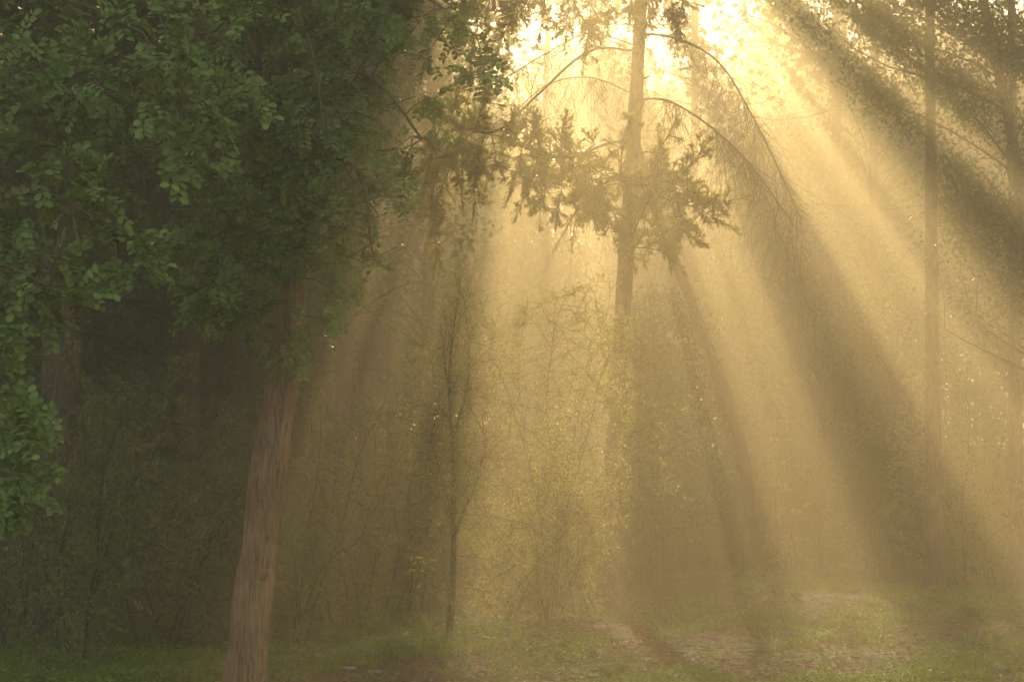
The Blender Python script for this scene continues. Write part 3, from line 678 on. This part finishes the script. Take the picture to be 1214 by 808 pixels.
# the big dim trees on the sunlit right
broad('plane_tree', 'large dusky green crown high beyond the broadest light shaft', 'tree', [(1048, 690), (1046, 560), (1040, 400), (1036, 200), (1040, 0), (1044, -150)], 37, .18, .08,
      [(1045, 60, 35, 3.0, 2.6, 3.4, .4), (1120, 200, 35, 2.6, 2.4, 2.6, .25), (1000, -60, 35, 3.2, 2.6, 2.4, .35)], 120, 14000, lsize=(.13, .2))
broad('plane_tree', 'dark olive crown leaning in over the slim pinkish trunk at the border of the wood', 'tree', [(1240, 742), (1238, 560), (1228, 400), (1206, 200), (1170, 20), (1140, -120)], 20.6, .13, .05,
      [(1165, 300, 20.8, 1.05, 1.1, 1.5, .25), (1205, 150, 20.8, 1.1, 1.2, 1.8, .27), (1115, 70, 20.8, 1.4, 1.2, 1.3, .33), (1040, 0, 20.8, 1.2, 1.1, 1.0, .15)], 121, 30000, lsize=(.06, .10), lai=2.6, nlimb=7)
broad('plane_tree', 'olive leafed tree half veiled by the broad golden shaft', 'tree', [(945, 692), (944, 600), (940, 470), (938, 330)], 36, .18, .08,
      [(940, 350, 37, 2.2, 2, 2.4, .6), (985, 470, 37, 2.2, 2, 2.0, .4)], 122, 7000, lsize=(.10, .16), filt=False)

# ------------------------------------------------------------------ shrubs
def shrub(label, px, D, H, spread, seed, nst=7, nb=13, ntw=9, nleaf=3500, leaf='small', bark='twig', lsize=(.018, .03), name='shrub', cat='shrub', lean=(0, 0), stems=None, low=.1, rst=.016, group=None):
    rng = np.random.default_rng(seed); nb = int(nb * 1.5)
    bx = xat(px, D); base = np.array([bx, D, float(gz(bx, D))])
    t = thing(name, base, label, cat, group)
    tm, fm = MB(), MB(); S = []
    if stems is None:
        for i in range(nst):
            a = rng.uniform(0, 6.28); rr = spread * rng.uniform(.35, 1.05); h = H * rng.uniform(.65, 1.05)
            e = np.array([math.cos(a) * rr + lean[0], math.sin(a) * rr * .8 + lean[1], h])
            b0 = base + np.array([rng.normal(0, .22), rng.normal(0, .22), -.05])
            S.append(np.array([b0, b0 + e * np.array([.22, .22, .35]) + rng.normal(0, .13, 3), b0 + e * np.array([.55, .55, .72]) + rng.normal(0, .2, 3), b0 + e]))
    else:
        for s in stems:
            q = np.array([P(x, y, D + dd) for x, y, dd in s]); q[0, :2] += rng.normal(0, .05, 2); q[1:] += rng.normal(0, .035, (len(q) - 1, 3)); q[0, 2] = gz(q[0, 0], q[0, 1]) - .05 if (s[0][1] > 690 or not S) else q[0, 2]
            if S and s[0][1] <= 690:
                m_ = cr(S[0], 60); q[0] = m_[np.argmin(np.linalg.norm(m_ - q[0], axis=1))]
            S.append(q)
    A, B, Lf, Ld = [], [], [], []
    k = 5; tt = np.linspace(0, 1, k)
    def fan(src, d, L, r):
        w = rng.normal(0, .2, (len(src), 1, 3))
        p = src[:, None] + d[:, None] * (tt[None, :, None] * L[:, None, None]) + (w + np.array([0, 0, -.12])) * (tt ** 2)[None, :, None] * L[:, None, None]
        tubes(tm, p, np.repeat(np.linspace(r, r * .4, k)[None], len(src), 0), 3); return p
    for q in S:
        c = cr(q, 22); ln = np.linalg.norm(np.diff(c, axis=0), axis=1).sum()
        r_ = rst * .7 * rng.uniform(.7, 1.3) * (.4 if (stems is not None and np.linalg.norm(q[0] - S[0][0]) > .4) else 1)
        tube(tm, c, np.linspace(r_, .004, 22), 6, .08, rng)
        f = rng.uniform(low, 1, nb); src = interp(c, f)
        d = nrm(rng.normal(0, .8, (nb, 3)) + np.array([0, 0, .35])); L = H * rng.uniform(.09, .22, nb) * (1.2 - .5 * f)
        p1 = fan(src, d, L, .0045)
        j = rng.integers(0, nb, nb * ntw); i2 = rng.integers(1, k, nb * ntw)
        d2 = nrm(d[j] * .6 + rng.normal(0, .6, (nb * ntw, 3))); L2 = L[j] * rng.uniform(.3, .7, nb * ntw)
        p2 = fan(p1[j, i2], d2, L2, .0024)
        A.append(p2); A.append(p1)
    nl = int(nleaf * 3.6)
    al = np.concatenate(A); i = rng.integers(0, len(al), nl); f = rng.uniform(.15, 1, nl) * (k - 1); a = np.minimum(f.astype(int), k - 2); g = (f - a)[:, None]
    pos = al[i, a] * (1 - g) + al[i, a + 1] * g; ax = nrm(al[i, a + 1] - al[i, a])
    d = nrm(ax * .5 + rng.normal(0, .6, (nl, 3))); n = nrm(rng.normal(0, .6, (nl, 3)) + np.array([0, -.2, .7]))
    Lh = rng.uniform(*lsize, nl)
    keep = pos[:, 2] > gz(pos[:, 0], pos[:, 1]) + .03
    leaves(fm, pos[keep], d[keep], n[keep], Lh[keep], Lh[keep] * .62, .2, .1)
    tm.build('stems', M[bark], t, base).name = 'woody_stem'
    fm.build('foliage', M[leaf], t, base)
    return t

# left thicket
shrub('thin stemmed thicket shrub with tiny yellowish leaves under the drooping sprays', 78, 15.6, 3.2, 1.1, 201, leaf='dim', bark='twig_dark', nleaf=6500, nb=16,
      stems=[[(74, 762, 0), (78, 680, 0), (82, 600, 0), (75, 520, .1)], [(74, 762, 0), (90, 690, .2), (112, 600, .3), (125, 470, .4)], [(78, 762, 0), (62, 680, .3), (40, 600, .4), (20, 520, .5)], [(76, 762, .1), (80, 660, .5), (100, 540, .7), (90, 430, .8)]], rst=.022)
shrub('forked thicket shrub leaning over pale sunlit stone', 98, 14.6, 2.9, 1.1, 202, leaf='dim', bark='twig_dark', nleaf=7500, nb=17,
      stems=[[(92, 782, 0), (108, 720, 0), (120, 680, 0), (170, 640, .2), (230, 650, .3)], [(92, 782, 0), (106, 725, 0), (112, 660, .1), (118, 560, .2), (150, 470, .3)], [(95, 782, 0), (118, 690, .2), (160, 590, .3), (200, 520, .4), (205, 440, .5)]], rst=.02)
shrub('wide low thicket of fine dim twigs before the dim brown trunk', 190, 17.5, 3.0, 1.5, 203, leaf='dim', bark='twig_dark', nst=9, nleaf=11000, nb=20, low=.08)
shrub('tall fine twigged shrub with speckled leaves left of reddish trunk', 255, 19.0, 3.6, 1.3, 204, leaf='dim', bark='twig_dark', nst=8, nleaf=10000, nb=20, low=.08)
shrub('shadowy leafy shrub at the foot of the forked dark trunks', 15, 17.0, 2.6, 1.1, 205, leaf='dim', bark='twig_dark', nst=8, nleaf=6000)
shrub('speckled shrub hiding the ground behind the leaning thicket', 135, 20.5, 3.4, 1.4, 206, leaf='dim', bark='twig_dark', nst=9, nleaf=9000, nb=18, low=.06)
# right of the reddish trunk
shrub('crooked bush with curved stems beside the reddish trunk', 352, 17.3, 2.4, .9, 207, leaf='dim', bark='twig_dark', nleaf=5500, nb=13,
      stems=[[(346, 752, 0), (352, 700, 0), (345, 660, 0), (335, 640, .2)], [(346, 752, 0), (372, 690, 0), (398, 660, .1), (425, 640, .2), (445, 590, .3)], [(350, 752, 0), (380, 700, .2), (410, 620, .3), (430, 540, .4), (455, 480, .5)], [(346, 752, 0), (365, 640, .3), (375, 560, .4), (380, 470, .5)]])
shrub('fresh green bush low behind the reddish trunk', 345, 20.5, 1.5, .9, 208, leaf='herb', bark='twig', nleaf=3500, nst=8, lsize=(.03, .05))
shrub('feathery leafed shrub in half shade between reddish trunk and sapling', 430, 19.5, 3.4, 1.3, 209, leaf='small', bark='twig', nst=8, nleaf=7500)
shrub('dense brown twigged shrub at the shaded edge of the glade', 480, 22, 2.6, 1.2, 210, leaf='dim', bark='twig_dark', nst=9, nleaf=5500)
# dark sapling and backlit shrubs
shrub('dark twiggy sapling with upright stem against the golden mist', 541, 17.6, 4.4, .7, 211, leaf='small', bark='twig_dark', nleaf=9000, nb=26, name='sapling', cat='sapling', rst=.085, low=.12,
      stems=[[(538, 760, 0), (541, 680, 0), (543, 560, 0), (541, 440, 0), (545, 330, .1)], [(542, 560, 0), (534, 500, -.1), (526, 440, -.1), (522, 380, -.2)], [(543, 520, 0), (552, 470, .1), (556, 420, .2), (554, 350, .2)], [(541, 640, 0), (552, 600, -.1), (566, 560, -.2), (580, 520, -.3)], [(541, 620, 0), (530, 580, .2), (516, 550, .3), (505, 510, .3)]])
shrub('arching backlit shrub with glinting small leaves in the brightest mist', 655, 19.2, 4.6, 1.3, 212, leaf='small', bark='twig', nleaf=7500, nb=22, low=.15, rst=.007, lsize=(.022, .038),
      stems=[[(652, 745, 0), (640, 640, 0), (620, 520, 0), (590, 420, .1), (575, 370, .1)], [(652, 745, 0), (668, 620, 0), (690, 520, 0), (720, 430, .1), (760, 400, .2)], [(655, 745, 0), (655, 600, .2), (650, 480, .3), (665, 370, .4), (690, 340, .4)],
             [(655, 745, 0), (690, 650, -.1), (735, 560, -.1), (760, 500, 0)], [(650, 745, 0), (635, 620, .3), (612, 460, .4), (625, 350, .4)], [(655, 745, 0), (676, 560, .4), (700, 440, .5), (712, 380, .5)]])
shrub('airy shrub with thin bare twigs beside the hazy broad trunk', 690, 22.5, 3.6, 1.2, 213, leaf='small', bark='twig', nst=7, nleaf=5500)
shrub('low leafy bush glowing at the foot of the arching shrub', 610, 19.8, 1.9, .9, 214, leaf='small', bark='twig', nst=9, nleaf=5000)
# back of the glade and right
FR = 'misty bushes along the back of the glade'
for i, (px, D, H) in enumerate([(575, 30, 3.4), (640, 33, 3.6), (760, 30, 2.6), (800, 34, 3.4), (845, 33, 3), (935, 31, 2.6), (985, 33, 3.4), (1035, 31, 3.0), (1075, 34, 3.6), (450, 32, 3.4), (515, 34, 3.6), (905, 38, 4.2), (720, 38, 4.2), (1140, 36, 4), (960, 40, 4.6), (1030, 41, 4.8)]):
    shrub('hazy bush standing along the back edge of the glade', px, D, H, H * .42, 230 + i, leaf='far', bark='twig', nst=9, nleaf=4200, lsize=(.035, .06), group=FR)
shrub('green bush with pale speckled leaves close right of the bare trunk', 1150, 24.5, 2.4, 1.0, 251, leaf='small', bark='twig', nst=10, nleaf=7000, lsize=(.025, .04))
shrub('tall leafy bush catching light above the low shrubs near the bare trunk', 1135, 27, 4.4, 1.2, 252, leaf='small', bark='twig', nst=9, nleaf=8000, lsize=(.03, .045))
shrub('dusky bush growing around the slim pinkish trunk', 1215, 25, 2.2, 1.1, 253, leaf='dim', bark='twig_dark', nst=9, nleaf=5500, lsize=(.025, .04))
shrub('thin sapling with bare stem near the hazy upright trunk', 929, 29.5, 2.6, .4, 254, leaf='small', bark='twig_dark', nleaf=1200, name='sapling', cat='sapling', nb=10,
      stems=[[(930, 692, 0), (927, 640, 0), (922, 580, 0), (930, 510, 0)], [(930, 692, 0), (936, 650, .1), (945, 600, .1)]], rst=.03)
shrub('leafless brushy bush left of the bare trunk', 1040, 27, 1.8, 1.2, 255, leaf='dim', bark='twig', nst=10, nleaf=900)

# ------------------------------------------------------------------ forest floor: grass, herbs, litter (nobody could count them)
def floor_pts(rng, n, y0=11.5, y1=34, dens=None, p=1.6):
    y = y0 + (y1 - y0) * rng.random(n) ** p
    x = (rng.random(n) - .5) * y * .80
    if dens is not None:
        k = rng.random(n) < dens(x, y); x, y = x[k], y[k]
    return np.stack([x, y, gz(x, y)], 1)
def patch(x, y):
    v = np.sin(x * 1.3 + .5 * y) + np.sin(y * 1.1 - x * .6 + 2) + np.sin(x * 2.9 - y * 1.7 + 1) * .7 + np.sin(x * .5 + 4) * .6
    v = v + .9 * np.sin(x * 4.1 + y * 2.7) * np.sin(y * 3.3 - x) + .45 * (x < -1)
    path = sstep(.0, .9, (x - 3.9) - (y - 13) * .42) * (y < 19)
    return np.clip(.26 + .42 * v, .02, 1) * (1 - .93 * path)
def grass():
    rng = np.random.default_rng(301)
    c = floor_pts(rng, 17000, dens=patch); n = len(c); per = 7
    pos = np.repeat(c, per, 0) + rng.normal(0, .035, (n * per, 3)) * np.array([1, 1, 0])
    pos[:, 2] = gz(pos[:, 0], pos[:, 1]) - .005
    N = len(pos); d = nrm(rng.normal(0, .45, (N, 3)) * np.array([1, 1, 0]) + np.array([0, 0, 1]))
    h = np.repeat(rng.gamma(4, .018, n), per) * rng.uniform(.6, 1.3, N) + .025
    mb = MB(); mid = pos + d * (h * .55)[:, None]; d2 = nrm(d + rng.normal(0, .45, (N, 3)) + np.array([0, 0, -.3]))
    s = nrm(np.cross(d, rdir(rng, N))); w = rng.uniform(.005, .011, N)[:, None]
    v = np.stack([pos - s * w, pos + s * w, mid + s * w * .8, mid - s * w * .8, mid + d2 * (h * .6)[:, None]], 1).reshape(-1, 3)
    o = (np.arange(N) * 5)[:, None]
    mb.add(v, o + np.array([[0, 1, 2, 3]]), o + np.array([[3, 2, 4]]))
    tag(mb.build('grass', M['grass']), 'short green grass growing in tufts on the forest floor', 'grass', None, 'stuff')
def herbs():
    rng = np.random.default_rng(302)
    c = floor_pts(rng, 15000, dens=lambda x, y: np.clip(patch(x, y) * 1.1 + .05, 0, 1)); n = len(c); per = 9
    a = rng.uniform(0, 6.28, (n, per)); ht = np.repeat(rng.gamma(3, .022, n)[:, None], per, 1) * rng.uniform(.3, 1.2, (n, per)) + .015
    pos = np.repeat(c, per, 0) + np.stack([np.cos(a) * .03, np.sin(a) * .03, ht], -1).reshape(-1, 3)
    d = np.stack([np.cos(a), np.sin(a), np.full_like(a, .25)], -1).reshape(-1, 3) + rng.normal(0, .25, (n * per, 3))
    N = len(pos); L = np.repeat(rng.uniform(.018, .06, n), per) * rng.uniform(.7, 1.2, N)
    mb = MB(); leaves(mb, pos, d, nrm(rng.normal(0, .3, (N, 3)) + np.array([0, 0, 1])), L, L * .65, .15, .15)
    tag(mb.build('ground_herbs', M['herb']), 'small leafy green herbs covering the forest floor', 'ground cover', None, 'stuff')
def litter():
    rng = np.random.default_rng(303)
    c = floor_pts(rng, 42000, p=1.4); N = len(c); c[:, 2] += .006 + rng.random(N) ** 2 * .035
    d = rng.normal(0, 1, (N, 3)) * np.array([1, 1, .15]); L = rng.gamma(5, .009, N) + .012
    mb = MB(); leaves(mb, c, d, nrm(rng.normal(0, .3, (N, 3)) + np.array([0, 0, 1])), L, L * rng.uniform(.25, .6, N), rng.uniform(-.25, .35, N)[:, None], .0)
    k = 2600; s = floor_pts(rng, k); a = rng.uniform(0, 6.28, k); l = rng.gamma(2, .07, k) + .04
    t = np.linspace(-.5, .5, 4); dv = np.stack([np.cos(a), np.sin(a), np.zeros(k)], 1)
    p = s[:, None] + dv[:, None] * (t[None, :, None] * l[:, None, None]) + rng.normal(0, .012, (k, 4, 3)) * np.array([1, 1, .5]); p[..., 2] = gz(p[..., 0], p[..., 1]) + .012 + rng.random((k, 1)) * .012
    tubes(mb, p, np.full((k, 4), .004) * rng.uniform(.6, 2, (k, 1)), 4)
    tag(mb.build('leaf_litter', M['litter']), 'brown fallen leaves and twig scraps scattered on the forest floor', 'leaf litter', None, 'stuff')
grass(); herbs(); litter()

# ------------------------------------------------------------------ stones, fallen wood, small plants
def on_ground(px, py):
    d = FW + RT * ((px - CX) / FPX) + UP * ((CY - py) / FPX)
    t = 8.0
    for _ in range(4000):
        p = CAM + d * t
        if p[2] <= gz(p[0], p[1]): return p
        t += .01
    return p
def stone(label, px, py, w, h, seed):
    rng = np.random.default_rng(seed); p = on_ground(px, py); s = p[1] / FPX
    W, H = w * s * .5, h * s * .5
    u, v = 14, 9
    th = np.linspace(0, 2 * math.pi, u, endpoint=False); ph = np.linspace(.05, math.pi - .05, v)
    D = np.stack([np.outer(np.sin(ph), np.cos(th)), np.outer(np.sin(ph), np.sin(th)), np.outer(np.cos(ph), np.ones(u))], -1)
    k = rdir(rng, 9); off = rng.uniform(.62, .95, 9)
    r = np.min(np.where((D @ k.T) > .15, off / np.maximum(D @ k.T, .15), 3), -1); r = np.clip(r, .5, 1.05) + rng.normal(0, .02, r.shape)
    vv = D * r[..., None] * np.array([W, W * .8, H * 1.15])
    a = rng.uniform(-.4, .4); vv = vv @ np.array([[math.cos(a), math.sin(a), 0], [-math.sin(a), math.cos(a), 0], [0, 0, 1]])
    i = np.arange(v - 1)[:, None] * u; j = np.arange(u)[None]; jj = (j + 1) % u
    q = np.stack([i + j, i + u + j, i + u + jj, i + jj], -1).reshape(-1, 4)
    mb = MB(); mb.add(vv.reshape(-1, 3) + np.array([0, 0, H * .55]), q, [[*t] for t in [(0, a_, a_ + 1) for a_ in range(1, u - 1)]])
    o = mb.build('stone', M['stone'], smooth=False); o.location = tuple(p); tag(o, label, 'stone')
for i, (l, x, y, w, h) in enumerate([
        ('pale stone lit by a sun fleck under the forked thicket shrub', 75, 778, 17, 9), ('flat pinkish stone in grass right of reddish trunk, nearest the frame edge', 445, 798, 20, 6),
        ('long flat pale stone in grass between trunk and glade', 414, 793, 17, 5), ('rounded pale stone on bare earth before the sapling', 441, 776, 9, 7),
        ('dull stone beside the crooked bush', 396, 773, 12, 5), ('small pale stone alone near the front of the glade', 470, 801, 8, 6),
        ('brown rounded stone on the glade floor', 982, 797, 16, 8), ('pale angular stone in front of the bare straight trunk', 1091, 758, 9, 6), ('flat pale stone on the slope toward the dark path', 1129, 776, 16, 9),
        ('broad pale stone at the border of the dark path', 1183, 795, 24, 10), ('tiny white stone on leaf litter of the glade', 1055, 760, 7, 4), ('small dark stone under the sapling edge', 532, 790, 8, 5)]):
    stone(l, x, y, w, h, 400 + i)
def log(label, px, py, Lm, ang, r, seed, name='fallen_branch'):
    rng = np.random.default_rng(seed); p = on_ground(px, py); t = np.linspace(-.5, .5, 9); dv = np.array([math.cos(ang), math.sin(ang), 0])
    q = p + dv * (t * Lm)[:, None] + rng.normal(0, .012, (9, 3)); q[:, 2] = gz(q[:, 0], q[:, 1]) + r * .8 + rng.normal(0, .006, 9)
    mb = MB(); tube(mb, q - p, np.linspace(r, r * .55, 9), 8, .12, rng)
    s = q[4] - p; tube(mb, np.array([s, s + np.array([.1, .12, .06]), s + np.array([.16, .25, .08])]), [r * .5, r * .4, r * .2], 5)
    o = mb.build(name, M['wood']); o.location = tuple(p); tag(o, label, 'branch')
for i, a in enumerate([('pale barkless branch lying across the shaded floor behind the grass', 455, 756, .38, .05, .022), ('weathered branch on the ground just left of reddish trunk', 262, 744, .55, .1, .045), ('thin crooked branch on leaf litter mid glade', 905, 772, .6, .5, .014),
                       ('bleached stick near the border of the dark path', 1168, 768, .5, -.3, .016), ('short broken branch under the leaning thicket', 180, 770, .5, -.4, .02), ('slender dry stick beneath the sapling', 585, 775, .55, .3, .013)]):
    log(*a, 430 + i)
def weed(label, px, py, h, seed, n=16, flower=None):
    rng = np.random.default_rng(seed); p = on_ground(px, py); t = thing('wild_plant', p, label, 'plant'); H = h * p[1] / FPX
    tm, fm = MB(), MB()
    e = np.stack([rng.normal(0, .45 * H, n), rng.normal(0, .45 * H, n), H * rng.uniform(.5, 1.1, n)], 1) + p
    src = p + rng.normal(0, .02, (n, 3)) * np.array([1, 1, 0]); twigs_to(tm, rng, src, e, .003, .0015, .05)
    m = n * 14; j = rng.integers(0, n, m); f = rng.uniform(.2, 1, m)[:, None]; pos = src[j] * (1 - f) + e[j] * f
    L = rng.uniform(.25, .5, m) * H * .55; leaves(fm, pos, rng.normal(0, .6, (m, 3)) + np.array([0, 0, .35]), nrm(rng.normal(0, .4, (m, 3)) + np.array([0, -.2, 1])), L, L * .5, .15, .15)
    tm.build('stems', M['herb'], t, p).name = 'stalk'; fm.build('leaves', M['herb'], t, p)
for i, a in enumerate([('bright yellow green weed lit at the front of the glade', 735, 803, 26), ('sunlit leafy weed beside its taller yellow green neighbour', 718, 806, 18), ('feathery weed in the golden column of light', 628, 778, 22),
                       ('leafy green plant at the brow of the glade', 945, 712, 16), ('low spreading plant at the foot of the bare straight trunk', 1160, 735, 20), ('lush green plant in the grass right of reddish trunk', 338, 800, 22), ('shaded green plant in the grass left of reddish trunk', 150, 764, 18), ('fern like plant by the pinkish slim trunk', 1148, 728, 18)]):
    weed(*a, 450 + i)

# ------------------------------------------------------------------ camera, sun, sky
cam = bpy.data.cameras.new('camera'); co = bpy.data.objects.new('camera', cam); COL.objects.link(co)
co.location = CAM; co.rotation_euler = (math.pi / 2 + PITCH, 0, 0)
cam.sensor_width = 36; cam.lens = 50; cam.clip_start = .1; cam.clip_end = 2000
sc.camera = co

el = math.asin(SUN[2]); az = math.atan2(SUN[0], SUN[1])
sl = bpy.data.lights.new('sun', 'SUN'); so = bpy.data.objects.new('sun', sl); COL.objects.link(so)
so.rotation_euler = Vector(SUN).to_track_quat('Z', 'Y').to_euler(); so.location = (0, 60, 60)
sl.energy = 5.0; sl.angle = math.radians(.55); sl.color = (1.0, .835, .645)

w = bpy.data.worlds.new('World'); sc.world = w; w.use_nodes = True
nt = w.node_tree; bg = nt.nodes['Background']
sk = nt.nodes.new('ShaderNodeTexSky'); sk.sky_type = 'NISHITA'; sk.sun_disc = False
sk.sun_elevation = el; sk.sun_rotation = az; sk.air_density = .75; sk.dust_density = 1.6; sk.ozone_density = 0
nt.links.new(sk.outputs[0], bg.inputs['Color']); bg.inputs['Strength'].default_value = .12

sc.view_settings.view_transform = 'Standard'; sc.view_settings.look = 'None'
sc.view_settings.gamma = 1; sc.view_settings.exposure = 2.13; sc.view_settings.use_curve_mapping = False
cy = sc.cycles
cy.max_bounces = 6; cy.diffuse_bounces = 2; cy.glossy_bounces = 1; cy.transmission_bounces = 3; cy.volume_bounces = 0; cy.transparent_max_bounces = 4
cy.use_adaptive_sampling = False; cy.use_denoising = True; cy.caustics_reflective = False; cy.caustics_refractive = False
cy.sample_clamp_indirect = 4; cy.sample_clamp_direct = 1.0
